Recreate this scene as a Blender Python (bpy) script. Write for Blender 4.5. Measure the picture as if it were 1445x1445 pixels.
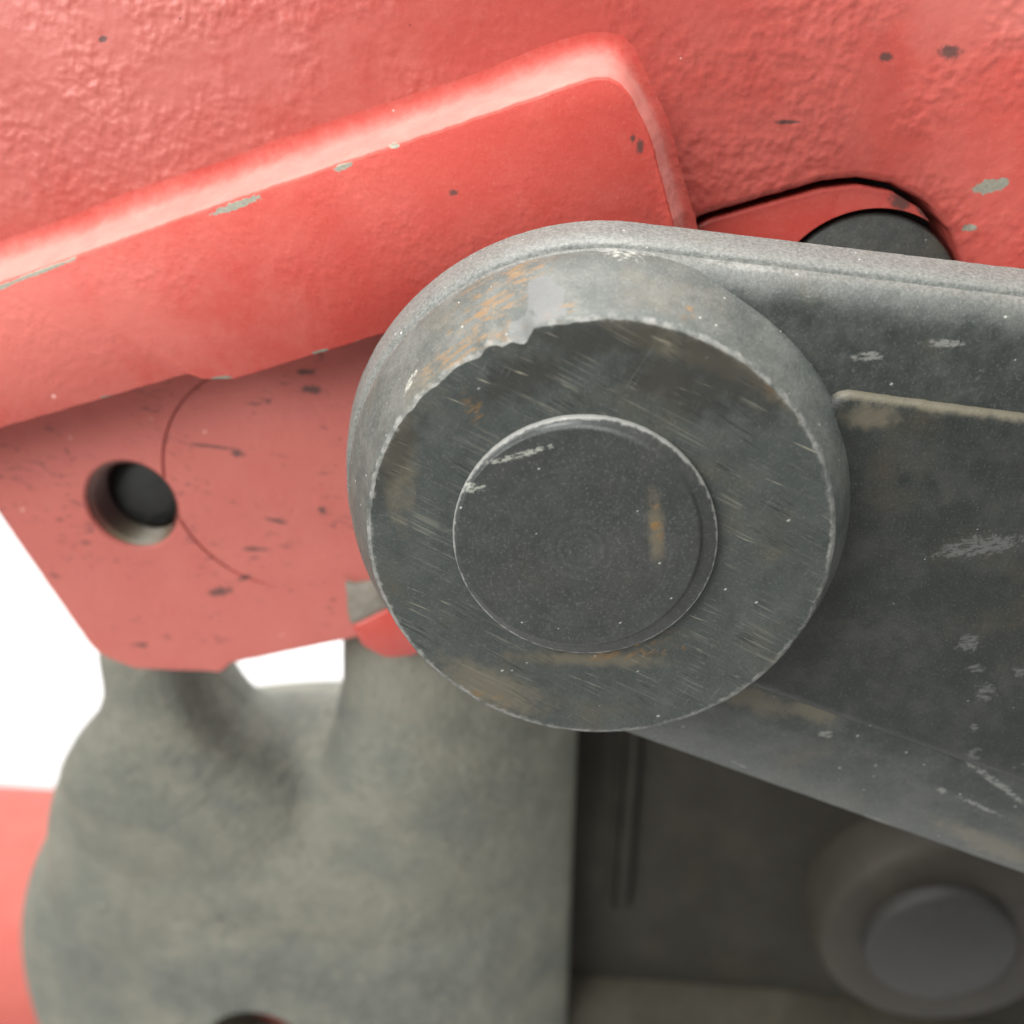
import bpy, bmesh, math, random
from mathutils import Vector, Matrix, noise as mn

for o in list(bpy.data.objects): bpy.data.objects.remove(o)
scene = bpy.context.scene
col = scene.collection
MM = 0.001
R = math.radians
random.seed(7)

# ------------------------------------------------------------------ camera
PITCH, YAW, FPX, W = R(25.168), R(-4.833), 1300.0, 1445.0
CAM = Vector((-1.869, -106.425, 54.635))                 # millimetres; boss face centre is the origin
FWD = Vector((math.sin(YAW)*math.cos(PITCH), math.cos(YAW)*math.cos(PITCH), -math.sin(PITCH)))
RGT = Vector((math.cos(YAW), -math.sin(YAW), 0.0))
UP = RGT.cross(FWD)
cd = bpy.data.cameras.new('camera'); cam = bpy.data.objects.new('camera', cd); col.objects.link(cam)
m = Matrix((RGT, UP, -FWD)).transposed().to_4x4(); m.translation = CAM*MM
cam.matrix_world = m
cd.sensor_width = 36; cd.lens = 36*FPX/W; cd.clip_start = 0.005; cd.clip_end = 20
cd.dof.use_dof = True; cd.dof.focus_distance = 0.122; cd.dof.aperture_fstop = 11.5; cd.dof.aperture_blades = 0
scene.camera = cam

# ------------------------------------------------------------------ world and lamps
world = bpy.data.worlds.new('World'); scene.world = world; world.use_nodes = True
bg = world.node_tree.nodes['Background']; bg.inputs[0].default_value = (1.0, 0.99, 0.965, 1); bg.inputs[1].default_value = 0.38
def area(name, loc, target, size, power, color=(1, 1, 1)):
    l = bpy.data.lights.new(name, 'AREA'); l.shape = 'RECTANGLE'; l.size, l.size_y = size[0]*MM, size[1]*MM
    l.energy = power; l.color = color
    o = bpy.data.objects.new(name, l); col.objects.link(o); o.location = Vector(loc)*MM
    o.rotation_euler = (Vector(target)-Vector(loc)).to_track_quat('-Z', 'Y').to_euler()
    return o
area('overhead_softbox', (-60, 40, 560), (-10, 40, 0), (440, 400), 11.0, (1.0, 0.985, 0.96))
area('front_softbox', (-440, -380, 300), (-40, 20, 0), (420, 420), 5.6, (1.0, 0.98, 0.95))
area('added_backdrop_fill', (0, 330, 250), (0, 1330, 50), (1000, 200), 12.0)  # added out of view, only to bring the backdrop up to white
scene.view_settings.view_transform = 'Standard'; scene.view_settings.look = 'None'
scene.view_settings.exposure = 0.0; scene.view_settings.gamma = 1.0; scene.view_settings.use_curve_mapping = False
scene.render.engine = 'CYCLES'

def at(px, py, Y):
    """point of the photograph on the upright plane at depth Y (mm) -> (x, z)"""
    d = FWD + RGT*((px-W/2)/FPX) - UP*((py-W/2)/FPX)
    p = CAM + d*((Y-CAM.y)/d.y)
    return (p.x, p.z)
def ats(pts, Y): return [at(a, b, Y) for a, b in pts]

# ------------------------------------------------------------------ material toolkit
class Mat:
    def __init__(s, name, rough=0.5, spec=0.5, metal=0.0):
        s.m = bpy.data.materials.new(name); s.m.use_nodes = True; s.t = s.m.node_tree
        s.b = s.t.nodes['Principled BSDF']
        s.b.inputs['Roughness'].default_value = rough; s.b.inputs['Metallic'].default_value = metal
        s.b.inputs['Specular IOR Level'].default_value = spec
        g = s.t.nodes.new('ShaderNodeNewGeometry')
        v = s.t.nodes.new('ShaderNodeVectorMath'); v.operation = 'SCALE'; v.inputs[3].default_value = 1000
        s.t.links.new(g.outputs['Position'], v.inputs[0]); s.pos = v.outputs[0]          # position in mm
        x = s.t.nodes.new('ShaderNodeSeparateXYZ'); s.t.links.new(s.pos, x.inputs[0])
        s.x, s.y, s.z = x.outputs
    def put(s, sock, v):
        if isinstance(v, bpy.types.NodeSocket): s.t.links.new(v, sock)
        else: sock.default_value = v
    def f(s, op, a, b=0.0, c=0.0):
        n = s.t.nodes.new('ShaderNodeMath'); n.operation = op
        s.put(n.inputs[0], a); s.put(n.inputs[1], b); s.put(n.inputs[2], c)
        return n.outputs[0]
    def step(s, v, lo, hi):
        n = s.t.nodes.new('ShaderNodeMapRange'); n.interpolation_type = 'SMOOTHSTEP'
        s.put(n.inputs[0], v); n.inputs[1].default_value = lo; n.inputs[2].default_value = hi
        return n.outputs[0]
    def vec(s, rot=0.0, sc=(1, 1, 1), off=(0, 0, 0)):
        """position turned about the depth axis, then stretched"""
        n = s.t.nodes.new('ShaderNodeMapping'); n.vector_type = 'TEXTURE' if False else 'POINT'
        q = s.t.nodes.new('ShaderNodeVectorRotate'); q.rotation_type = 'Y_AXIS'; q.inputs['Angle'].default_value = rot
        s.t.links.new(s.pos, q.inputs[0]); s.t.links.new(q.outputs[0], n.inputs[0])
        n.inputs['Scale'].default_value = sc; n.inputs['Location'].default_value = off
        return n.outputs[0]
    def noise(s, size, detail=3, rough=0.55, vec=None, dist=0.0):
        n = s.t.nodes.new('ShaderNodeTexNoise'); n.inputs['Scale'].default_value = 1.0/size
        n.inputs['Detail'].default_value = detail; n.inputs['Roughness'].default_value = rough; n.inputs['Distortion'].default_value = dist
        s.put(n.inputs['Vector'], vec or s.pos); return n.outputs[0]
    def vor(s, size, vec=None):
        n = s.t.nodes.new('ShaderNodeTexVoronoi'); n.inputs['Scale'].default_value = 1.0/size
        s.put(n.inputs['Vector'], vec or s.pos); return n.outputs[0], n.outputs[1]
    def mix(s, fac, a, b):
        n = s.t.nodes.new('ShaderNodeMix'); n.data_type = 'RGBA'
        s.put(n.inputs[0], fac)
        for k, v in ((6, a), (7, b)):
            if isinstance(v, bpy.types.NodeSocket): s.t.links.new(v, n.inputs[k])
            else: n.inputs[k].default_value = (v[0], v[1], v[2], 1)
        return n.outputs[2]
    def spots(s, lst, wob=0.5, wsize=1.2, soft=0.25):
        """union of noise-edged ellipses, each (x, z, rx, rz, turn)"""
        nz = s.f('MULTIPLY', s.f('SUBTRACT', s.noise(wsize, 4, 0.65), 0.5), wob*4)
        out = None
        for (x, z, rx, rz, a) in lst:
            n = s.t.nodes.new('ShaderNodeMapping'); n.vector_type = 'TEXTURE'; s.t.links.new(s.pos, n.inputs['Vector'])
            n.inputs['Location'].default_value = (x, 0, z); n.inputs['Rotation'].default_value = (0, -a, 0); n.inputs['Scale'].default_value = (rx, 1e5, rz)
            l = s.t.nodes.new('ShaderNodeVectorMath'); l.operation = 'LENGTH'; s.t.links.new(n.outputs[0], l.inputs[0]); d = l.outputs['Value']
            out = d if out is None else s.f('MINIMUM', out, d)
        k = s.step(s.f('ADD', out, nz), 1+soft, 1-soft)
        n = s.t.nodes[k.node.name]; n.inputs[1].default_value = 1-soft; n.inputs[2].default_value = 1+soft
        n.inputs[3].default_value = 1.0; n.inputs[4].default_value = 0.0
        return k
    def specks(s, size, r, keep, vec=None):
        """sparse tiny round specks: one in `keep` cells"""
        d, c = s.vor(size, vec); sp = s.t.nodes.new('ShaderNodeSeparateColor'); s.t.links.new(c, sp.inputs[0])
        rr = s.f('MULTIPLY', s.f('POWER', sp.outputs[1], 1.6), r)
        return s.f('MULTIPLY', s.f('LESS_THAN', d, rr), s.f('LESS_THAN', sp.outputs[0], keep))
    def mul(s, a, b): return s.f('MULTIPLY', a, b)
    def bump(s, *hs):
        """hs: (height socket, amplitude in mm)"""
        tot = None
        for h, a in hs:
            v = s.f('MULTIPLY', h, a*MM)
            tot = v if tot is None else s.f('ADD', tot, v)
        n = s.t.nodes.new('ShaderNodeBump'); n.inputs['Strength'].default_value = 1.0; n.inputs['Distance'].default_value = 1.0
        s.t.links.new(tot, n.inputs['Height']); s.t.links.new(n.outputs[0], s.b.inputs['Normal'])
    def done(s, color, rough=None):
        s.put(s.b.inputs['Base Color'], color if isinstance(color, bpy.types.NodeSocket) else (*color, 1))
        if rough is not None: s.put(s.b.inputs['Roughness'], rough)
        return s.m

def spx(px, py, Y, rx, rz, a=0.0):        # a spot where the photograph shows it, size in mm, turn in degrees
    x, z = at(px, py, Y); return (x, z, rx, rz, R(a))

RED = (0.43, 0.056, 0.043); RED2 = (0.46, 0.082, 0.065); METAL = (0.20, 0.19, 0.15)
def red_paint(name, lump=0.22, chips=(), dark=(), streaks=False, lsize=1.5, faded=None, tint=0.0, ledge_light=False, rough=0.24, spec=0.45):
    M = Mat(name, 0.42, 0.20 if ledge_light else spec)
    c = M.mix(M.step(M.noise(14, 4, 0.6), 0.35, 0.7), RED, RED2)
    c = M.mix(M.mul(M.step(M.noise(3.0, 5, 0.7), 0.55, 0.8), 0.25), c, (0.52, 0.13, 0.105))
    gr = M.noise(0.55, 3, 0.7)
    c = M.mix(M.mul(M.step(gr, 0.55, 0.75), 0.22), c, (0.55, 0.20, 0.17)); c = M.mix(M.mul(M.f('SUBTRACT', 1.0, M.step(gr, 0.28, 0.45)), 0.30), c, (0.28, 0.025, 0.02))
    if tint: c = M.mix(tint, c, (0.50, 0.185, 0.155))
    if faded: c = M.mix(M.mul(M.spots(faded, 0.5, 8, 0.6), 0.6), c, (0.50, 0.15, 0.125))
    c = M.mix(M.mul(M.specks(3.1, 0.13, 0.06), 0.6), c, (0.75, 0.45, 0.40))
    c = M.mix(M.mul(M.specks(4.7, 0.08, 0.07), 0.6), c, (0.12, 0.03, 0.025))
    if streaks:
        st = M.noise(1.0, 4, 0.62, M.vec(R(-8), (0.22, 1, 0.7)), 1.6)
        reg = M.step(M.noise(9, 3, 0.6), 0.42, 0.58)
        c = M.mix(M.mul(M.mul(M.step(st, 0.57, 0.68), reg), 0.75), c, (0.10, 0.045, 0.045))
        c = M.mix(M.mul(M.step(M.noise(5, 4, 0.6), 0.5, 0.75), 0.35), c, (0.44, 0.10, 0.085))
    if dark: c = M.mix(M.mul(M.spots(dark, 0.55, 0.9, 0.5), 0.85), c, (0.07, 0.045, 0.04))
    h = [(M.mul(M.step(M.noise(lsize, 1.3, 0.4), 0.25, 0.90), M.f('ADD', 0.25, M.step(M.noise(13, 1), 0.35, 0.65))), lump), (M.noise(lsize*3.2, 1, 0.5), lump*0.7), (gr, 0.02)]
    r = M.f('ADD', M.mul(M.noise(2.5, 2), 0.20), rough)
    if ledge_light:
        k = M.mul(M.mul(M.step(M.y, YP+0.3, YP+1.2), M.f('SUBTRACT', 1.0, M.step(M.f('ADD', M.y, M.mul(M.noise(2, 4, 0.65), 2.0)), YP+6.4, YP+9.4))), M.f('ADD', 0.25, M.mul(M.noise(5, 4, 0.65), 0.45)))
        c = M.mix(k, c, (0.60, 0.31, 0.27))  # pale tint paints the light from above onto the ledge flare
    if chips:
        k = M.spots(chips, 0.45, 0.8, 0.12)
        c = M.mix(k, c, M.mix(M.noise(0.5, 3), (0.13, 0.135, 0.11), (0.33, 0.31, 0.25)))
    M.bump(*h)
    return M.done(c, r)

def dark_metal(name, base=(0.030, 0.036, 0.033), dusty=(0.075, 0.080, 0.074), brown=(0.070, 0.062, 0.045), amount=0.7,
               pale=(), rust=(), tan=(), grain=0.05, speck=1.0, bsize=6.0, palec=(0.33, 0.34, 0.30), spec=0.45):
    M = Mat(name, 0.5, spec)
    c = M.mix(M.mul(M.step(M.noise(bsize, 5, 0.65), 0.38, 0.68), amount), base, dusty)
    c = M.mix(M.mul(M.step(M.noise(bsize*1.7, 4, 0.6, M.vec(0, (1, 1, 1), (31, 7, 12))), 0.50, 0.75), amount), c, brown)
    fine = M.noise(0.38, 3, 0.75)
    c = M.mix(M.mul(M.step(fine, 0.53, 0.72), 0.50), c, (base[0]*1.5+0.09, base[1]*1.5+0.09, base[2]*1.5+0.085))
    c = M.mix(M.mul(M.f('SUBTRACT', 1.0, M.step(fine, 0.25, 0.45)), 0.5), c, (0.018, 0.021, 0.020))
    mid = M.noise(1.6, 5, 0.75, M.vec(R(12), (1, 1, 1), (3, 9, 40)))
    c = M.mix(M.mul(M.step(mid, 0.50, 0.72), 0.35), c, dusty)
    c = M.mix(M.mul(M.f('SUBTRACT', 1.0, M.step(mid, 0.30, 0.48)), 0.35), c, (base[0]*0.5, base[1]*0.5, base[2]*0.5))
    if tan: c = M.mix(M.mul(M.spots(tan, 0.5, 2.0, 0.6), 0.75), c, (0.13, 0.115, 0.080))
    if rust:
        k = M.mul(M.spots(rust, 0.9, 1.6, 0.7), M.step(M.noise(0.9, 4, 0.7, M.vec(R(38), (0.35, 1, 1))), 0.45, 0.64))
        c = M.mix(M.mul(k, 0.9), c, M.mix(M.noise(1.2, 3), (0.10, 0.052, 0.024), (0.27, 0.165, 0.062)))
    if pale:
        k = M.mul(M.spots(pale, 0.8, 0.7, 0.3), M.step(M.noise(0.5, 4, 0.7, M.vec(R(10), (0.4, 1, 1))), 0.40, 0.52))
        c = M.mix(M.mul(k, 0.9), c, palec)
    if speck:
        wv = M.vec(R(33), (0.8, 1, 1.25))
        c = M.mix(M.mul(M.specks(1.0, 0.20, 0.14*speck, wv), 0.65), c, (0.45, 0.46, 0.43))
        c = M.mix(M.mul(M.specks(3.4, 0.075, 0.10*speck, wv), 0.8), c, (0.7, 0.7, 0.68))
    M.bump((fine, grain*1.4), (M.noise(2.2, 2), grain*2.0))
    return M, c

# ------------------------------------------------------------------ mesh toolkit
def link(name, me, mat, parent=None):
    o = bpy.data.objects.new(name, me); col.objects.link(o)
    if mat: me.materials.clear(); me.materials.append(mat)
    if parent:
        o.parent = parent
        root = parent
        off = Vector((0, 0, 0))
        while root: off += root.location; root = root.parent
        me.transform(Matrix.Translation(-off))
    return o
def thing(name, base, label, cat):
    o = bpy.data.objects.new(name, None); col.objects.link(o); o.location = Vector(base)*MM
    o.empty_display_size = 0.01; o['label'] = label; o['category'] = cat
    return o
def lerp(a, b, t): return a+(b-a)*t
def rounded(poly, rad, step=0.8, jit=0.0, seed=0):
    """polygon [(x,z) or (x,z,r)] -> dense outline with round corners, jittered like a worn edge"""
    n = len(poly); pts = []
    P = [Vector((p[0], p[1])) for p in poly]; RR = [(p[2] if len(p) > 2 else rad) for p in poly]
    ends = []
    for i in range(n):
        a, b, c = P[i-1], P[i], P[(i+1) % n]; u, v = (a-b), (c-b); lu, lv = u.length, v.length; u.normalize(); v.normalize()
        ang = u.angle(v); t = min(RR[i]/max(math.tan(ang/2), 1e-3), lu*0.48, lv*0.48)
        s, e = b+u*t, b+v*t; k = max(2, int(t*1.6/step)+2) if RR[i] > 0.05 else 1
        if ang > 3.05: ends.append([b.copy()]); continue
        ends.append([(s*(1-q)*(1-q)+b*2*q*(1-q)+e*q*q) for q in [j/k for j in range(k+1)]])
    for i in range(n):
        pts += ends[i]
        a, b = ends[i][-1], ends[(i+1) % n][0]; L = (b-a).length; k = int(L/step)
        pts += [a.lerp(b, j/(k+1)) for j in range(1, k+1)]
    out = []
    for p in pts:
        if not out or (p-out[-1]).length > 0.02: out.append(p)
    if jit:
        nr = normals(out)
        out = [p+q*(mn.noise(Vector((p.x*1.3, p.y*1.3, seed)))*jit+mn.noise(Vector((p.x*0.35, p.y*0.35, seed+5)))*jit) for p, q in zip(out, nr)]
    return out
def normals(pts):
    n = len(pts); A = sum(pts[i-1].x*pts[i].y-pts[i].x*pts[i-1].y for i in range(n)); sg = 1 if A > 0 else -1
    out = []
    for i in range(n):
        t = (pts[(i+1) % n]-pts[i-1]); t.normalize(); out.append(Vector((t.y, -t.x))*sg)
    return out
def slab_mesh(name, pts, prof):
    """outline (x,z) swept through prof [(depth, outward offset or function(i, p))], capped at both ends"""
    bm = bmesh.new(); nr = normals(pts); loops = []
    for y, o in prof:
        L = []
        for i, (p, q) in enumerate(zip(pts, nr)):
            d = o(i, p) if callable(o) else o
            w = p+q*d; L.append(bm.verts.new((w.x*MM, y*MM, w.y*MM)))
        loops.append(L)
    n = len(pts)
    for A, B in zip(loops, loops[1:]):
        for i in range(n):
            f = bm.faces.new((A[i], A[(i+1) % n], B[(i+1) % n], B[i])); f.smooth = True
    bm.faces.new(loops[0]); bm.faces.new(list(reversed(loops[-1])))
    bmesh.ops.recalc_face_normals(bm, faces=bm.faces)
    me = bpy.data.meshes.new(name); bm.to_mesh(me); bm.free(); return me
def lathe_mesh(name, c, prof, seg=128, jit=None, cap0=True, cap1=True, rx=1.0):
    """turned about the depth axis through c=(x,z); prof [(radius, depth)]; jit(i_ring, angle)->(dr, dy)"""
    bm = bmesh.new(); loops = []
    for k, (r, y) in enumerate(prof):
        L = []
        for i in range(seg):
            a = 2*math.pi*i/seg; dr, dy = jit(k, a) if jit else (0, 0)
            L.append(bm.verts.new(((c[0]+(r+dr)*math.cos(a)*rx)*MM, (y+dy)*MM, (c[1]+(r+dr)*math.sin(a))*MM)))
        loops.append(L)
    for A, B in zip(loops, loops[1:]):
        for i in range(seg):
            f = bm.faces.new((A[i], A[(i+1) % seg], B[(i+1) % seg], B[i])); f.smooth = True
    if cap0: bm.faces.new(loops[0])
    if cap1: bm.faces.new(list(reversed(loops[-1])))
    bmesh.ops.recalc_face_normals(bm, faces=bm.faces)
    me = bpy.data.meshes.new(name); bm.to_mesh(me); bm.free()
    return me
def sharpen(me, deg=35):
    me.set_sharp_from_angle(angle=R(deg)); return me
def evaluated(name, o):
    dg = bpy.context.evaluated_depsgraph_get(); dg.update()
    me = bpy.data.meshes.new_from_object(o.evaluated_get(dg)); me.name = name
    return me
def cut(me, cutters):
    o = bpy.data.objects.new('tmp', me); col.objects.link(o); cs = []
    for c in cutters:
        q = bpy.data.objects.new('tmp', c); col.objects.link(q); cs.append(q)
        b = o.modifiers.new('b', 'BOOLEAN'); b.operation = 'DIFFERENCE'; b.solver = 'EXACT'; b.object = q
    out = evaluated(me.name, o)
    for q in cs+[o]: bpy.data.objects.remove(q)
    return out

# ================================================================== SETTING
Mw = Mat('white_backdrop_paper', 0.9, 0.2)
Mw.bump((Mw.noise(3, 3), 0.05))
WHITE = Mw.done((0.86, 0.86, 0.86))
bm = bmesh.new()
prof = [(-900, -630)]+[(500-0+300*math.sin(a), -330-300*math.cos(a)) for a in [R(6*k) for k in range(16)]]+[(800, 1500)]
rows = []
for (y, z) in prof: rows.append([bm.verts.new((x*MM, y*MM, z*MM)) for x in (-1800, 1800)])
for A, B in zip(rows, rows[1:]):
    f = bm.faces.new((A[0], A[1], B[1], B[0])); f.smooth = True
me = bpy.data.meshes.new('backdrop'); bm.to_mesh(me); bm.free()
bd = link('backdrop', me, WHITE); bd['kind'] = 'structure'; bd['label'] = 'plain white backdrop paper behind the tool'

# ================================================================== RED CASTING
red = thing('red_casting', (-20, 50, -45), 'rough red painted iron casting with a raised ledge and a threaded hole', 'tool body')

YP, YM = 28.0, 36.0
main_red = red_paint('red_paint_rough_casting', 0.17, lsize=1.9, tint=0.10, rough=0.30,
    chips=[spx(1395, 263, YM, 2.2, 0.9, 10), spx(1368, 322, YM, 1.0, 0.5, 0), spx(1415, 258, YM, 0.8, 0.7, 0)],
    dark=[spx(1341, 73, YM, 1.3, 0.8, 0), spx(1250, 80, YM, 0.8, 0.5, 0), spx(145, 55, YM, 0.6, 0.35, 20),
          spx(1110, 172, YM, 1.6, 0.25, 0)],
    faded=[spx(60, 60, YM, 40, 26, 0), spx(1420, 5, YM, 12, 5, 0)])
pocket = ats([(955, 322), (1000, 302), (1090, 276), (1160, 257), (1210, 251), (1262, 260), (1310, 287), (1345, 328), (1362, 380)], YM)
bottom_line = [(-150, -6), (-20, 22.0), (4, 28.5)]
outline = bottom_line+[(p[0], p[1]) for p in pocket]+[(55, 0), (62, -16), (130, -22), (130, 120), (-150, 120)]
pts = rounded(outline, 2.0, 1.2, 0.12, 3)
link('body', sharpen(slab_mesh('body', pts, [(YM, -1.2), (YM+0.25, -0.5), (YM+0.8, -0.1), (YM+1.6, 0), (68, 0)]), 50), main_red, red)

# raised ledge: crisp front outline, wall flaring in a fillet down to the body
ledge_front = ats([(330, 536), (285, 536), (265, 528), (0, 605)], YP)
ledge = [(-150, -12)]+[(x, z, 1.6) for x, z in reversed(ledge_front)]+[at(545, 470, YP)+(1,), (10.5, 31.0, 1.0), at(950, 315, YP)+(8.0,), at(918, 195, YP)+(6.0,), at(872, 98, YP)+(10,), at(650, 175, YP), at(300, 293, YP), at(0, 400, YP), (-150, 8.0)]
lp = rounded(ledge, 1.0, 0.7, 0.11, 9); ln = normals(lp)
def flare(amount):
    def fn(i, p):
        q = ln[i]; w = max(0.0, min(1.0, (q.y*0.9+q.x*0.75+0.25)/0.7))           # none along the lower edge
        side = 1-0.42*max(0.0, min(1.0, (q.x-0.3)/0.5))
        return amount*0.85*w*side*(1+0.10*mn.noise(Vector((p.x*0.08, p.y*0.08, 2))))
    return fn
edge_chips = [spx(333, 290, YP, 4.2, 0.7, 19), spx(484, 235, YP, 1.5, 0.6, 19), spx(60, 382, YP, 6.5, 0.45, 19), spx(555, 206, YP, 0.9, 0.5, 0),
              spx(5, 404, YP, 2, 0.5, 19), spx(310, 534, YP, 2.2, 0.45, 8), spx(452, 496, YP, 1.6, 0.35, 15), spx(150, 560, YP, 1.0, 0.3, 10), spx(510, 482, YP, 1.5, 0.25, 15)]
ledge_red = red_paint('red_paint_ledge', 0.06, ledge_light=True, rough=0.48, lsize=1.3, chips=[(x, z, rx*0.9, rz*0.75, a) for x, z, rx, rz, a in edge_chips],
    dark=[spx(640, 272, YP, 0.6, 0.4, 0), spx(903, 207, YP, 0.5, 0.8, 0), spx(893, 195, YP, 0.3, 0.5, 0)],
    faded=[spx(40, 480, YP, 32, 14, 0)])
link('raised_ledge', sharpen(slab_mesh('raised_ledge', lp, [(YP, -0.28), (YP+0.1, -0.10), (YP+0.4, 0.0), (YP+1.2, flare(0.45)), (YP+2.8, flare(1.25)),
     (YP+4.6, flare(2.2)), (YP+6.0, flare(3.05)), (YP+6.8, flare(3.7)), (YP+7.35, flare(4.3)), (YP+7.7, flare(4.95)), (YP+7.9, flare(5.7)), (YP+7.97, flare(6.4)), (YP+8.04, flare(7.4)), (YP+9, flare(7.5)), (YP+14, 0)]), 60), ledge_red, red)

# lower plate with the threaded hole and the scribed ring
YL = 40.0
plate_pts = rounded([(-128, 20), (-110.5, -17.8, 3), (-97.5, -49, 9), (-90, -52.2, 6), (-72.0, -52.0, 3), (-70.0, -49.8, 2), (-44.6, -42.4), (-10, -33), (-10, 24), (-60, 18)], 1.0, 1.0, 0.10, 4)
plate = slab_mesh('lug_plate', plate_pts, [(YL, -0.6), (YL+0.15, -0.2), (YL+0.6, 0), (55, 0)])
HC = (-84.0, -15.8); HR = 8.6
hole_cut = lathe_mesh('c', HC, [(HR+0.5, YL-1), (HR+0.5, YL), (HR, YL+0.5), (HR, 70)], 96)
GC, GR = (-55.1, -10.2), 21.7
bm = bmesh.new(); prev = None; first = None; NG = 90
for k in range(NG+1):
    a = R(lerp(112, 262, k/NG)); w = 0.32*min(1, min(k, NG-k)/14+0.05); ring = []
    for (dr, y) in ((-w, YL-0.5), (w, YL-0.5), (w*0.9, YL+0.45), (-w*0.9, YL+0.45)):
        ring.append(bm.verts.new(((GC[0]+(GR+dr)*math.cos(a))*MM, y*MM, (GC[1]+(GR+dr)*math.sin(a))*MM)))
    if prev:
        for i in range(4): bm.faces.new((prev[i], prev[(i+1) % 4], ring[(i+1) % 4], ring[i]))
    else: bm.faces.new(ring)
    prev = ring
bm.faces.new(list(reversed(prev))); bmesh.ops.recalc_face_normals(bm, faces=bm.faces)
gm = bpy.data.meshes.new('c'); bm.to_mesh(gm); bm.free()
plate = cut(plate, [hole_cut, gm])
plate_red = red_paint('red_paint_lug_plate', 0.05, lsize=1.6, streaks=True, tint=0.52, rough=0.45,
    dark=[spx(310, 835, YL, 2.2, 0.8, 15), spx(345, 815, YL, 1.5, 0.4, 20), spx(335, 640, YL, 1.2, 0.6, 0), spx(440, 550, YL, 1.6, 0.7, 0), spx(430, 525, YL, 1.3, 0.5, 0),
          spx(200, 910, YL, 1.2, 0.5, 0), spx(300, 630, YL, 4, 0.3, -5), spx(390, 735, YL, 1.8, 0.4, -10), spx(360, 775, YL, 2.4, 0.35, 3), spx(455, 720, YL, 0.8, 0.5, 0)])
lug = link('lug_plate', sharpen(plate, 30), plate_red, red)
for p in plate.polygons: p.use_smooth = len(p.vertices) < 5
# threads and the bolt end down in the hole
tp = [(HR+0.02, YL+0.5)]
for k in range(5):
    y0 = YL+0.8+k*1.5; tp += [(HR-0.05, y0), (HR-0.85, y0+0.65), (HR-0.85, y0+0.8), (HR-0.05, y0+1.45)]
M = Mat('oily_thread', 0.35, 0.5); c = M.mix(M.noise(1.5, 4), (0.16, 0.022, 0.018), (0.07, 0.05, 0.035)); c = M.mix(M.step(M.z, HC[1]-3.5, HC[1]-8), c, (0.12, 0.10, 0.06))
M.bump((M.noise(0.6, 3), 0.1)); THREAD = M.done(c)
link('thread', sharpen(lathe_mesh('thread', HC, tp, 96, cap0=False, cap1=False), 25), THREAD, lug)
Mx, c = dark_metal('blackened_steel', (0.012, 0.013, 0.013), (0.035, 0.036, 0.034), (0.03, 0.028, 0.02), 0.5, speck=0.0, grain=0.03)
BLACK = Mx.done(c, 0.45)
link('bolt_end', sharpen(lathe_mesh('bolt_end', (HC[0]+0.3, HC[1]), [(0.5, YL+5.2), (4, YL+5.3), (6.4, YL+5.8), (7.7, YL+6.6), (7.75, YL+16)], 96), 60), BLACK, lug)

# stub with bare metal below the arm boss
YS = 38.2
stub = rounded([at(497, 884, YS), at(510, 912, YS)+(3,), at(545, 930, YS)+(4,), at(585, 926, YS)+(4,), at(660, 880, YS), at(660, 800, YS), at(560, 815, YS), at(546, 860, YS)], 0.8, 0.6, 0.1, 6)
stub_red = red_paint('red_paint_stub', 0.08)
st = link('stub', sharpen(slab_mesh('stub', stub, [(YS, -0.5), (YS+0.2, -0.15), (YS+0.7, 0), (54, 0)]), 50), stub_red, red)
M, c = dark_metal('bare_cast_iron', (0.16, 0.145, 0.115), (0.24, 0.22, 0.19), (0.20, 0.15, 0.09), 0.8, speck=0.3)
BARE = M.done(c, 0.55)
bare = rounded([at(485, 824, YS), at(492, 880, YS), at(500, 884, YS), at(562, 858, YS), at(562, 815, YS), at(500, 828, YS)], 0.5, 0.5, 0.2, 8)
b_ = link('bare_notch', sharpen(slab_mesh('bare_notch', bare, [(YS+0.5, -0.3), (YS+0.8, 0), (52, 0)]), 50), BARE, st)

# lug lying in the pocket with its black pin
YI = 37.2
ip = ats([(930, 345), (1000, 310), (1092, 284), (1160, 266), (1210, 260), (1258, 269), (1300, 294), (1330, 334), (1345, 385)], YI)
inset = rounded(ip+[(48, 2), (10, 2), (4, 26)], 2.5, 0.8, 0.05, 2)
PC = at(1219, 440, YI); PR = 14.2
inset_red = red_paint('red_paint_inset_lug', 0.05, lsize=2.0, dark=[spx(1305, 300, YI, 2.5, 0.5, -40), spx(1320, 330, YI, 3, 0.5, -55), spx(1270, 285, YI, 1.5, 1.0, -30)])
ins = slab_mesh('inset_lug', inset, [(YI, -0.5), (YI+0.15, -0.15), (YI+0.6, 0), (60, 0)])
ins = cut(ins, [lathe_mesh('c', PC, [(PR+0.9, YI-2), (PR+0.9, 50)], 96)])
for p in ins.polygons: p.use_smooth = False
il = link('inset_lug', ins, inset_red, red)
Mx, c = dark_metal('dark_pin_steel', (0.045, 0.048, 0.045), (0.075, 0.075, 0.068), (0.08, 0.07, 0.05), 0.6, speck=0.15)
PINM = Mx.done(c, 0.5)
link('pin', sharpen(lathe_mesh('pin', PC, [(0.5, YI+0.5), (PR-0.8, YI+0.5), (PR-0.3, YI+0.7), (PR, YI+1.3), (PR, 58)], 96), 40), PINM, il)
link('pocket_floor', slab_mesh('pocket_floor', rounded([(2, 52), (60, 52), (60, -5), (2, -5)], 2), [(47, 0), (66, 0)]), BLACK, red)

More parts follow.
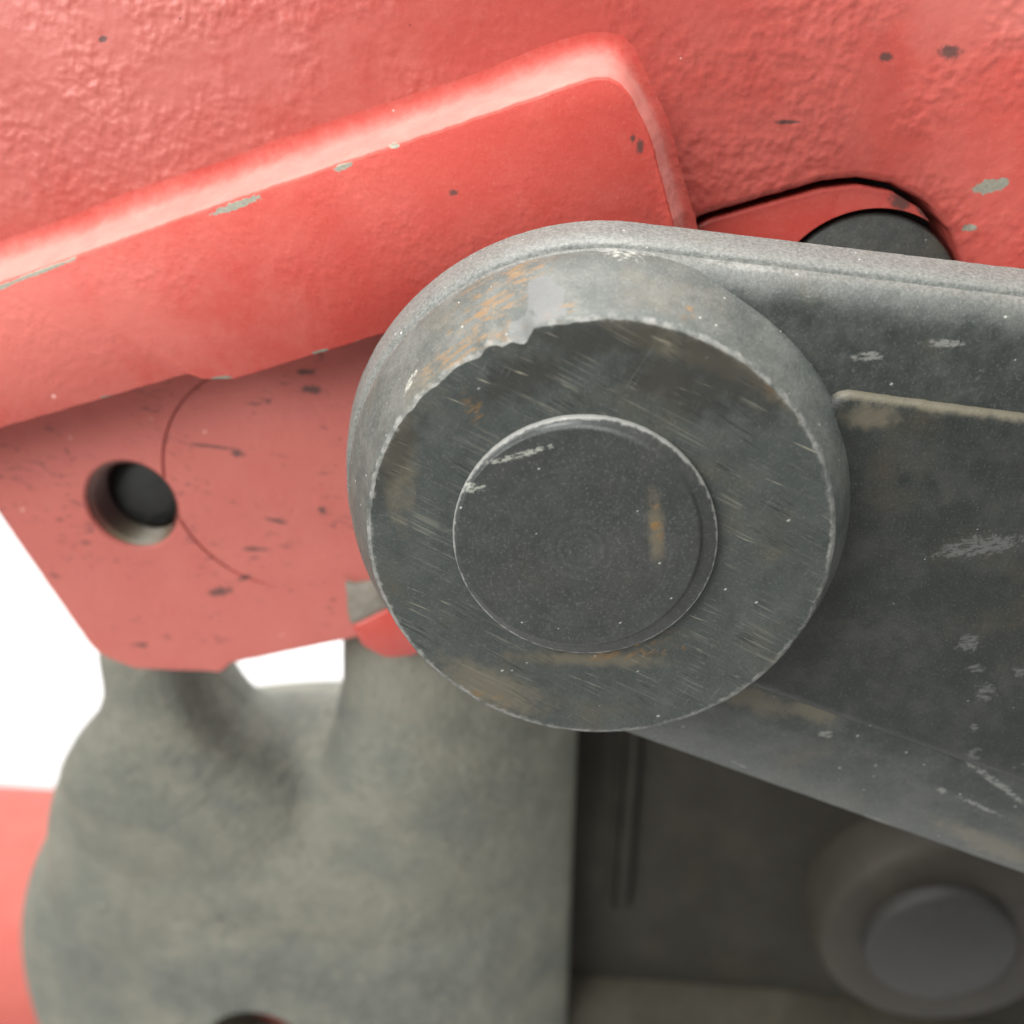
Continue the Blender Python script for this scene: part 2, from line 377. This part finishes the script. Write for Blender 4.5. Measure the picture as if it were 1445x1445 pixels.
# ================================================================== LINK ARM
arm = thing('link_arm', (40, 20, -45), 'worn dark grey forged steel link arm with a round pinned boss in front', 'link arm')
AT, AB = R(84.0), R(249.7)                       # directions the upper and lower edges face
def arm_outline():
    top = Vector((math.cos(AT), math.sin(AT))); bot = Vector((math.cos(AB), math.sin(AB)))
    td = Vector((top.y, -top.x)); bd_ = Vector((-bot.y, bot.x))
    pts, wt = [], []
    N = 150
    for k in range(N+1):
        t = k/N; a = lerp(AT, AB, t); rr = lerp(36.0, 35.0, max(0, (t-0.6)/0.4)); pts.append(Vector((math.cos(a)*rr, math.sin(a)*rr))); wt.append(max(0, (t-0.45)/0.55))
    C2 = Vector((152.6, -35.1)); R2 = 55.0; K = 150
    B0 = bot*35.0; E = C2+bot*R2; T1 = C2+top*R2
    for k in range(1, K): pts.append(B0.lerp(E, k/K)); wt.append(1.0)
    for k in range(61):
        a = lerp(AB, AT+2*math.pi, k/60); pts.append(C2+Vector((math.cos(a), math.sin(a)))*R2); wt.append(1-k/60)
    for k in range(1, K): pts.append(T1.lerp(top*36.0, k/K)); wt.append(0.0)
    return pts, wt
ap, aw = arm_outline()
def jz(p, s, a): return a*mn.noise(Vector((p.x*0.5, p.y*0.5, s)))+a*0.6*mn.noise(Vector((p.x*1.9, p.y*1.9, s+3)))
def off(t_off, b_off, s=0, j=0.06):
    return lambda i, p: lerp(t_off, b_off, aw[i]*aw[i]*(3-2*aw[i]))+jz(p, s, j)
body_prof = [(8.9, off(-7.5, -15.5)), (9.0, off(-5.2, -13.2)), (9.15, off(-4.2, -12.2, 1)), (9.5, off(-3.3, -11.0, 2)), (10.2, off(-2.5, -8.5, 2)), (11.4, off(-1.4, -4.0, 2)),
             (12.4, off(-0.5, -0.8, 3)), (12.6, off(-0.5, -0.3, 3)), (12.9, off(-1.5, -0.35, 3)), (13.4, off(-1.5, -0.2, 4)), (13.7, off(-0.3, 0.0, 5)), (14.0, off(0.15, 0.0, 5)),
             (17, off(1.1, -0.6, 6)), (20.2, off(1.8, -1.5, 7)), (20.8, off(1.3, -2.0, 7))]
def web_marks():
    Y = 9
    pale = [spx(1378, 764, Y, 5.2, 1.3, 12), spx(1362, 900, Y, 1.3, 1.3, 0), spx(1372, 935, Y, 1.2, 0.7, 0), spx(1385, 968, Y, 1.2, 1.4, 0), spx(1370, 1018, Y, 0.6, 0.6, 0),
            spx(1370, 1055, Y, 1.0, 1.0, 0), spx(1330, 1117, Y, 1.0, 0.5, -25), spx(1410, 1107, Y, 6, 0.5, -36), spx(1385, 1140, Y, 3.5, 0.4, -25), spx(1437, 940, Y, 1.2, 0.8, 0),
            spx(1165, 1035, Y, 1.0, 0.6, 0), spx(1240, 1160, 12, 2.5, 0.3, -22), spx(1045, 1080, 12, 1.2, 0.3, -22), spx(1225, 503, Y, 1.8, 0.5, 0), spx(1330, 485, Y, 2, 0.5, 0)]
    tan = [spx(1060, 985, Y, 6, 2, -20), spx(1150, 1000, Y, 5, 2, 0), spx(1400, 1190, 12, 9, 2.0, -25)]
    return pale, tan
pale, tan = web_marks()
M, c = dark_metal('forged_steel_arm', pale=pale+[spx(880, 352, 12, 3.4, 0.8, -5), spx(1060, 377, 12, 3.8, 0.35, -5), spx(1010, 368, 12, 1.5, 0.4, -5)], tan=tan, amount=0.7, speck=0.7, palec=(0.20, 0.205, 0.19))
edge = M.step(M.f('ADD', M.y, M.mul(M.f('SUBTRACT', M.noise(2.5, 4, 0.6), 0.5), 1.2)), 9.6, 13.0)
edge = M.mul(edge, M.f('ADD', 0.45, M.mul(M.step(M.z, -30, 10), 0.55)))
c = M.mix(M.mul(edge, 0.66), c, M.mix(M.step(M.noise(0.5, 4, 0.75), 0.3, 0.7), (0.095, 0.108, 0.099), (0.24, 0.247, 0.232)))
c = M.mix(M.mul(M.mul(edge, M.specks(1.0, 0.2, 0.15)), 0.6), c, (0.5, 0.5, 0.48))
FORGED = M.done(c, M.f('ADD', M.mul(M.noise(3, 3), 0.25), 0.38))
link('arm_body', sharpen(slab_mesh('arm_body', ap, body_prof), 50), FORGED, arm)

# raised web panel to the right of the boss
wp = rounded([(29.0, 19.2, 3.2), (150, 5.5), (150, -72), (20, -25)], 4, 0.8, 0.10, 5)
M, c = dark_metal('forged_steel_web', (0.017, 0.021, 0.019), (0.042, 0.044, 0.039), (0.042, 0.038, 0.027), 0.85, pale=pale, tan=[spx(1225, 585, 8, 3, 1.5, 0), spx(1330, 572, 8, 20, 0.8, -6)], speck=0.3, palec=(0.10, 0.102, 0.10))
WEB = M.done(c, 0.52)
link('web_panel', sharpen(slab_mesh('web_panel', wp, [(7.6, -1.7), (7.63, -1.2), (7.8, -0.65), (8.15, -0.25), (8.7, 0.0), (9.6, 0.35)]), 60), WEB, arm)

# boss with drafted wall, worn rim and a bruise at the top left
def chipf(a):
    d = math.degrees(a) % 360
    def bumpf(c0, w): return max(0.0, 1-((d-c0)/w)**2)
    rag = 0.75+0.9*mn.noise(Vector((math.cos(a)*14, math.sin(a)*14, 4)))
    return (1.25*bumpf(111, 4.5)**0.6+0.95*bumpf(120, 12)**0.7+0.5*bumpf(98, 7)+0.4*bumpf(136, 9))*rag
def boss_jit(k, a):
    v = Vector((math.cos(a)*9, math.sin(a)*9, 0.0)); amp = 0.4+1.2*max(0, mn.noise(v*0.45)); fine = (mn.noise(v*2.3)*0.13+mn.noise(v*5.3)*0.07)*amp+mn.noise(v*0.8)*0.12
    ch = chipf(a)
    if k == 2: return (fine-0.25-ch, 0)
    if k == 3: return (fine-ch*0.8, 0.10+ch*0.22+0.05*mn.noise(v*4))
    if k == 4: return (fine*0.6-ch*0.30, ch*0.25)
    if k == 5: return (fine*0.3, 0)
    return (0, 0)
prof = [(17.3, 0.0), (24, 0.0), (29.75, 0.0), (30.0, 0.12), (30.45, 1.2), (31.4, 3.2), (33.4, 7.2), (34.5, 9.4), (35.1, 11.0), (35.3, 12.5)]
wall_rust = [spx(690, 430, 3, 4.5, 2.0, 40), spx(650, 500, 0.6, 5.2, 0.9, 33), spx(655, 492, 1, 4.6, 1.0, 33), spx(668, 460, 2, 2.4, 0.8, 45), spx(720, 440, 2.5, 1.5, 0.5, 30), spx(700, 478, 0.6, 3.0, 0.7, 20), spx(760, 490, 0, 3.0, 0.9, 5), spx(735, 400, 5, 3.5, 0.8, 30), spx(790, 443, 1, 1.6, 0.7, 20), spx(610, 535, 0.5, 1.8, 0.6, 45), spx(640, 520, 0.5, 2.4, 0.6, 35), spx(972, 438, 4, 0.8, 0.5, 0)]
M, c = dark_metal('forged_steel_boss_wall', (0.060, 0.070, 0.064), (0.130, 0.138, 0.126), (0.115, 0.106, 0.080), 0.6, rust=wall_rust, speck=1.1,
                  pale=[spx(882, 350, 10, 3.6, 1.0, -5), spx(575, 545, 1, 1.4, 0.25, 60)], grain=0.05)
rad = M.f('SQRT', M.f('ADD', M.mul(M.x, M.x), M.mul(M.z, M.z)))
k = M.step(M.f('ADD', M.y, M.mul(M.f('SUBTRACT', M.noise(1.4, 4, 0.7), 0.5), 2.4)), 0.75, 0.15)
n_ = k.node; n_.inputs[1].default_value = 0.0; n_.inputs[2].default_value = 0.55; n_.inputs[3].default_value = 1; n_.inputs[4].default_value = 0
c = M.mix(M.mul(M.mul(k, 0.85), M.step(M.noise(2.6, 3, 0.6), 0.34, 0.60)), c, (0.24, 0.24, 0.225))
c = M.mix(M.mul(M.spots([spx(768, 428, 2, 2.3, 2.0, -10), spx(745, 462, 1, 2.6, 1.4, 30)], 0.35, 2.2, 0.06), 0.7), c, (0.118, 0.124, 0.124))
WALL = M.done(c, M.f('ADD', M.mul(M.noise(2, 3), 0.2), 0.52))
boss = link('boss', sharpen(lathe_mesh('boss', (0, 0), prof[2:], 420, lambda k, a: boss_jit(k+2, a), cap0=False), 50), WALL, arm)

M, c = dark_metal('machined_boss_face', (0.041, 0.049, 0.046), (0.072, 0.081, 0.075), (0.078, 0.070, 0.050), 0.55, grain=0.015, speck=0.35,
                  rust=[spx(668, 575, 0, 1.0, 1.8, 20), spx(880, 923, 0, 6.0, 0.8, 8), spx(920, 903, 0, 2.5, 1.0, 30), spx(1090, 555, 0, 2.2, 0.6, -35), spx(690, 985, 0, 2.5, 0.8, -25)],
                  tan=[spx(830, 930, 0, 9, 1.0, 0), spx(690, 970, 0, 7, 3, -25), spx(1070, 520, 0, 9, 2, -35), spx(960, 490, 0, 9, 1.5, -20), spx(560, 640, 0, 2, 8, 0)])
c = M.mix(M.mul(M.spots([spx(850, 480, 0, 9, 2.2, 0), spx(1010, 520, 0, 9, 3.0, -33), spx(960, 540, 0, 7, 3, -20), spx(740, 530, 0, 6, 2.5, 25), spx(560, 640, 0, 2, 6, -20)], 0.6, 3, 0.7), 0.7), c, (0.024, 0.022, 0.018))
for rot, a, lo, hi, amt, colr in ((R(-27), 0.022, 0.52, 0.70, 0.60, (0.17, 0.168, 0.138)), (R(-31), 0.07, 0.52, 0.66, 0.75, (0.016, 0.018, 0.017)), (R(-22), 0.05, 0.62, 0.72, 0.7, (0.32, 0.30, 0.23)), (R(60), 0.06, 0.60, 0.72, 0.35, (0.15, 0.155, 0.145))):
    sc = M.noise(0.34, 3, 0.6, M.vec(rot, (a, 1, 1), (rot*40, 3, 0)))
    rg = M.step(M.noise(7.5, 3, 0.6, M.vec(0, (1, 1, 1), (rot*90, 0, 17))), 0.47, 0.62)
    c = M.mix(M.mul(M.mul(M.step(sc, lo, hi), rg), amt), c, colr)
rad = M.f('SQRT', M.f('ADD', M.mul(M.x, M.x), M.mul(M.z, M.z)))
e1 = M.f('ADD', rad, M.mul(M.f('SUBTRACT', M.noise(1.1, 4, 0.7), 0.5), 2.2))
c = M.mix(M.mul(M.mul(M.step(e1, 29.1, 29.9), 0.85), M.step(M.noise(2.6, 3, 0.6), 0.36, 0.62)), c, (0.30, 0.30, 0.275))
FACE = M.done(c, M.f('ADD', M.mul(M.noise(4, 4), 0.30), 0.36))
link('boss_face', sharpen(lathe_mesh('boss_face', (0, 0), [(8, 0.0), (24, 0.0), (29.75, 0.0)], 420, lambda k, a: boss_jit(2, a) if k == 2 else (0, 0), cap0=True, cap1=False), 50), FACE, boss)

# pivot pin standing proud of the boss face
PX = (-1.6, 1.0)
def pin_jit(k, a): return (0.06*mn.noise(Vector((math.cos(a)*20, math.sin(a)*20, k))), 0)
M, c = dark_metal('pin_steel', (0.036, 0.040, 0.039), (0.058, 0.062, 0.060), (0.056, 0.052, 0.045), 0.5, grain=0.012, speck=0.35,
                  rust=[spx(925, 735, -1, 0.6, 3.6, 8)], tan=[spx(925, 740, -1, 0.9, 4.5, 8)],
                  pale=[spx(670, 683, -1, 1.2, 0.5, 10), spx(735, 637, -1, 3.5, 0.35, 18)])
dx = M.f('SUBTRACT', M.x, PX[0]-0.3); dz = M.f('SUBTRACT', M.z, PX[1]-0.5); rr = M.f('SQRT', M.f('ADD', M.mul(dx, dx), M.mul(dz, dz)))
rings = M.f('ADD', M.mul(M.f('SINE', M.mul(rr, 5.2)), 0.5), 0.5)
fall = M.f('MULTIPLY', M.step(rr, 0.2, 1.0), M.f('SUBTRACT', 1.0, M.step(rr, 3.0, 6.5)))
c = M.mix(M.mul(M.mul(rings, fall), 0.12), c, (0.12, 0.125, 0.125))
turn = M.noise(0.5, 2, 0.5); cv = M.t.nodes.new('ShaderNodeCombineXYZ'); M.t.links.new(rr, cv.inputs[0]); M.t.links.new(cv.outputs[0], turn.node.inputs['Vector'])
c = M.mix(M.mul(M.step(turn, 0.55, 0.75), 0.22), c, (0.12, 0.125, 0.125))
e2x = M.f('SUBTRACT', M.x, PX[0]); e2z = M.f('SUBTRACT', M.z, PX[1]); re = M.f('SQRT', M.f('ADD', M.mul(e2x, e2x), M.mul(e2z, e2z)))
c = M.mix(M.mul(M.step(M.f('ADD', re, M.mul(M.f('SUBTRACT', M.noise(0.9, 3), 0.5), 0.8)), 16.55, 16.85), 0.6), c, (0.36, 0.36, 0.34))
PIN = M.done(c, M.f('ADD', M.mul(M.noise(3, 3), 0.2), 0.30))
def pin_mesh():
    bm = bmesh.new(); seg = 256; loops = []
    spec = [(0.4, -2.15, 0, 0), (15.2, -2.15, -0.9, 0.5), (15.4, -2.08, -0.88, 0.48), (15.7, -1.55, -0.72, 0.40), (16.5, -1.25, 0, 0), (16.8, -1.08, 0, 0), (16.9, -0.85, 0, 0), (16.9, 3.0, 0, 0)]
    for k, (r, y, ox, oz) in enumerate(spec):
        L = []
        for i in range(seg):
            a = 2*math.pi*i/seg; d = pin_jit(k, a)[0] if k > 3 else 0
            L.append(bm.verts.new(((PX[0]+ox+(r+d)*math.cos(a))*MM, y*MM, (PX[1]+oz+(r+d)*math.sin(a))*MM)))
        loops.append(L)
    for A, B in zip(loops, loops[1:]):
        for i in range(seg): f = bm.faces.new((A[i], A[(i+1) % seg], B[(i+1) % seg], B[i])); f.smooth = True
    bm.faces.new(loops[0]); bm.faces.new(list(reversed(loops[-1]))); bmesh.ops.recalc_face_normals(bm, faces=bm.faces)
    me = bpy.data.meshes.new('pivot_pin'); bm.to_mesh(me); bm.free(); return me
link('pivot_pin', sharpen(pin_mesh(), 8), PIN, arm)

# ================================================================== DUSTY YOKE BLOCK
blk = thing('yoke_block', (-70, 85, -250), 'dusty grey cast block with two prongs under the red casting', 'cast block')
def solid(bm, fn, nu=64, nv=40):
    """closed surface of revolution-like patch: fn(u in 0..1, v in 0..1) -> xyz; v=0 and 1 are poles"""
    rows = []
    for j in range(1, nv): rows.append([bm.verts.new(Vector(fn(i/nu, j/nv))*MM) for i in range(nu)])
    s, e = bm.verts.new(Vector(fn(0, 0))*MM), bm.verts.new(Vector(fn(0, 1))*MM)
    for A, B in zip(rows, rows[1:]):
        for i in range(nu): bm.faces.new((A[i], A[(i+1) % nu], B[(i+1) % nu], B[i]))
    for i in range(nu):
        bm.faces.new((s, rows[0][(i+1) % nu], rows[0][i])); bm.faces.new((e, rows[-1][i], rows[-1][(i+1) % nu]))
def sp(v, e): return math.copysign(abs(v)**e, v)
def superell(bm, c, h, ex=0.55, ez=0.55):
    def fn(u, v):
        a = 2*math.pi*u; b = math.pi*(v-0.5)
        return (c[0]+h[0]*sp(math.cos(b), ez)*sp(math.cos(a), ex), c[1]+h[1]*sp(math.cos(b), ez)*sp(math.sin(a), ex), c[2]+h[2]*sp(math.sin(b), ez))
    solid(bm, fn)
def post(bm, sec):
    """stack of ellipses (z, cx, cy, rx, ry) closed at both ends"""
    rows = []
    for (z, cx, cy, rx, ry) in sec:
        rows.append([bm.verts.new(((cx+rx*sp(math.cos(2*math.pi*i/48), .75))*MM, (cy+ry*sp(math.sin(2*math.pi*i/48), .75))*MM, z*MM)) for i in range(48)])
    for A, B in zip(rows, rows[1:]):
        for i in range(48): bm.faces.new((A[i], A[(i+1) % 48], B[(i+1) % 48], B[i]))
    bm.faces.new(rows[-1]); bm.faces.new(list(reversed(rows[0])))
bm = bmesh.new()
superell(bm, (-48, 96, -205), (122, 49, 103), 0.68, 0.82)
post(bm, [(-165, -92, 86, 34, 18), (-120, -93, 70, 36, 18), (-98, -95, 66, 33, 18), (-87, -95.5, 64, 25, 17), (-78, -95, 61.5, 17, 16), (-67, -94, 60, 12.0, 15), (-52.6, -94, 59, 11.0, 14)])
post(bm, [(-165, -22, 88, 44, 22), (-120, -22, 75, 46, 24), (-96, -22, 68, 41, 22), (-82, -22, 65, 36.5, 21), (-66, -22, 64, 32, 20), (-40, -22, 62, 29.5, 18)])
superell(bm, (-64, 74, -126), (62, 22, 41), 0.75, 0.85)
superell(bm, (-114, 78, -150), (33, 24, 56), 0.95, 1.0)
g = bmesh.ops.bisect_plane(bm, geom=bm.verts[:]+bm.edges[:]+bm.faces[:], plane_co=Vector((-1.2, 0, 0))*MM, plane_no=(1, 0, 0.0), clear_outer=True)
bmesh.ops.holes_fill(bm, edges=[e for e in g['geom_cut'] if isinstance(e, bmesh.types.BMEdge)])
bmesh.ops.recalc_face_normals(bm, faces=bm.faces)
bm2 = bm
me = bpy.data.meshes.new('block_body'); bm.to_mesh(me); bm.free()
o = bpy.data.objects.new('tmp', me); col.objects.link(o)
q = o.modifiers.new('r', 'REMESH'); q.mode = 'VOXEL'; q.voxel_size = 1.5*MM
q = o.modifiers.new('s', 'SMOOTH'); q.factor = 0.5; q.iterations = 24
me = evaluated('block_body', o); bpy.data.objects.remove(o)
bm = bmesh.new(); bm.from_mesh(me)
for v in bm.verts:                                  # the casting rounds off towards its right-hand edge
    x, y = v.co.x/MM, v.co.y/MM
    if x > -46 and y < 92: v.co.y += 20*((x+46)/45)**2.2*(92-y)/45*MM
for f in bm.faces: f.smooth = True
bm.to_mesh(me); bm.free()
BC = at(372, 1481, 50)
me = cut(me, [lathe_mesh('c', BC, [(15.5, 20), (15.5, 95)], 64)])
for p in me.polygons: p.use_smooth = True
M = Mat('dusty_cast_iron', 0.75, 0.12)
c = M.mix(M.step(M.noise(22, 4, 0.6), 0.36, 0.66), (0.172, 0.180, 0.154), (0.222, 0.222, 0.182))
c = M.mix(M.mul(M.step(M.noise(9, 5, 0.65, M.vec(0, (1, 1, 1), (5, 50, 9))), 0.46, 0.74), 0.25), c, (0.10, 0.112, 0.106))
c = M.mix(M.mul(M.step(M.noise(4, 4, 0.6), 0.60, 0.78), 0.7), c, (0.28, 0.26, 0.20))
c = M.mix(M.mul(M.specks(9, 0.13, 0.2), 0.8), c, (0.06, 0.05, 0.04)); c = M.mix(M.mul(M.specks(7, 0.12, 0.2), 0.8), c, (0.40, 0.36, 0.26))
c = M.mix(M.mul(M.spots([spx(370, 1075, 46, 13, 13, -40), spx(455, 1018, 54, 9, 1.6, 35), spx(420, 1390, 52, 60, 12, 3), spx(120, 1390, 52, 18, 12, 0)], 0.5, 11, 0.8), 0.5), c, (0.090, 0.100, 0.096))  # lower dark patches put the block's shading towards the bottom into its colour
c = M.mix(M.mul(M.step(M.noise(1.8, 4, 0.7), 0.52, 0.72), 0.5), c, (0.30, 0.28, 0.225))
c = M.mix(M.mul(M.step(M.noise(2.6, 4, 0.7, M.vec(0, (1, 1, 1), (8, 3, 77))), 0.55, 0.75), 0.5), c, (0.075, 0.075, 0.065))
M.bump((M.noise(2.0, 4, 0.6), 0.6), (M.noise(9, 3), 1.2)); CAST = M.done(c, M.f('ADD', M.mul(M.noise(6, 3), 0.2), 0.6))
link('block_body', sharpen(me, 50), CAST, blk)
link('bore_plug', sharpen(lathe_mesh('bore_plug', BC, [(0.5, 68), (15.3, 68), (15.4, 90)], 64), 50), red_paint('red_paint_bore', 0.05), blk)

# ================================================================== REAR LINK under the arm
rear = thing('rear_link', (90, 100, -250), 'shadowed brown grey link behind the arm with a round pin boss', 'link')
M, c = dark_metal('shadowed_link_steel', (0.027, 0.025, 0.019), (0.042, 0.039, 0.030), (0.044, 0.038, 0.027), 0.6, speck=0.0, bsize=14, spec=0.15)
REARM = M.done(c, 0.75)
pl = rounded([(-14, -40), (170, -40), (170, -250), (-14, -250)], 3, 4)
link('link_plate', sharpen(slab_mesh('link_plate', pl, [(80, -1.2), (80.4, -0.4), (81.2, 0), (104, 0)]), 50), REARM, rear)
rb = rounded([(9, -42), (15, -42), (15, -150, 3), (9, -153, 2)], 1.5, 2)
link('rib', sharpen(slab_mesh('rib', rb, [(77, -2.0), (77.4, -1.0), (78.2, -0.3), (81, 0.6)]), 50), REARM, rear)
RC = at(1335, 1330, 66)
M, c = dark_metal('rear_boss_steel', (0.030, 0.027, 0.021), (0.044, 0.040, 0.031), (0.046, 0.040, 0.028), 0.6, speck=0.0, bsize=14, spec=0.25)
rbs = link('boss', sharpen(lathe_mesh('boss', RC, [(18, 66), (27, 66.2), (29.5, 67), (31, 69), (32.5, 79), (33, 81)], 96), 50), M.done(c, 0.6), rear)
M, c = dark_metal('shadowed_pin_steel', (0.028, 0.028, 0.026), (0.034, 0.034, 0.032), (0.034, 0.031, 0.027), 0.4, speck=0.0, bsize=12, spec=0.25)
link('pin', sharpen(lathe_mesh('pin', at(1328, 1342, 62), [(0.5, 62), (16.5, 62.1), (17.6, 62.6), (18, 63.6), (18, 74)], 96), 50), M.done(c, 0.5), rbs)
M, c = dark_metal('dusty_foot', (0.048, 0.044, 0.033), (0.070, 0.064, 0.048), (0.066, 0.058, 0.040), 0.7, speck=0.0, bsize=14, spec=0.15)
ft = at(1050, 1380, 66)
fo = rounded([(-40, ft[1]-20, 17), (62, ft[1]-20, 40), (190, ft[1]-40, 24), (190, -330, 24), (-40, -330, 24)], 20, 2)
link('foot', sharpen(slab_mesh('foot', fo, [(71, -15)]+[(86-15*math.cos(R(a)), -15+15*math.sin(R(a))) for a in range(10, 91, 10)]+[(90, 0.3)]), 70), M.done(c, 0.8), rear)

# ================================================================== RED TUBE behind at the left
tube = thing('red_tube', (-220, 190, -340), 'smooth red tube in the background at lower left', 'tube')
TY, TR = 170, 62
zt = at(20, 1120, TY)[1]-19
bm = bmesh.new(); seg = 96; loops = []
for (x, r) in ((-520, TR-2), (-518, TR), (-20, TR), (-18, TR-2)):
    loops.append([bm.verts.new((x*MM, (TY+r*math.cos(2*math.pi*i/seg))*MM, (zt-TR+r*math.sin(2*math.pi*i/seg))*MM)) for i in range(seg)])
for A, B in zip(loops, loops[1:]):
    for i in range(seg): f = bm.faces.new((A[i], A[(i+1) % seg], B[(i+1) % seg], B[i])); f.smooth = True
bm.faces.new(loops[0]); bm.faces.new(list(reversed(loops[-1]))); bmesh.ops.recalc_face_normals(bm, faces=bm.faces)
me = bpy.data.meshes.new('tube_wall'); bm.to_mesh(me); bm.free()
link('tube_wall', sharpen(me, 50), red_paint('red_paint_tube', 0.06, lsize=3, tint=0.4, rough=0.6, spec=0.2), tube)
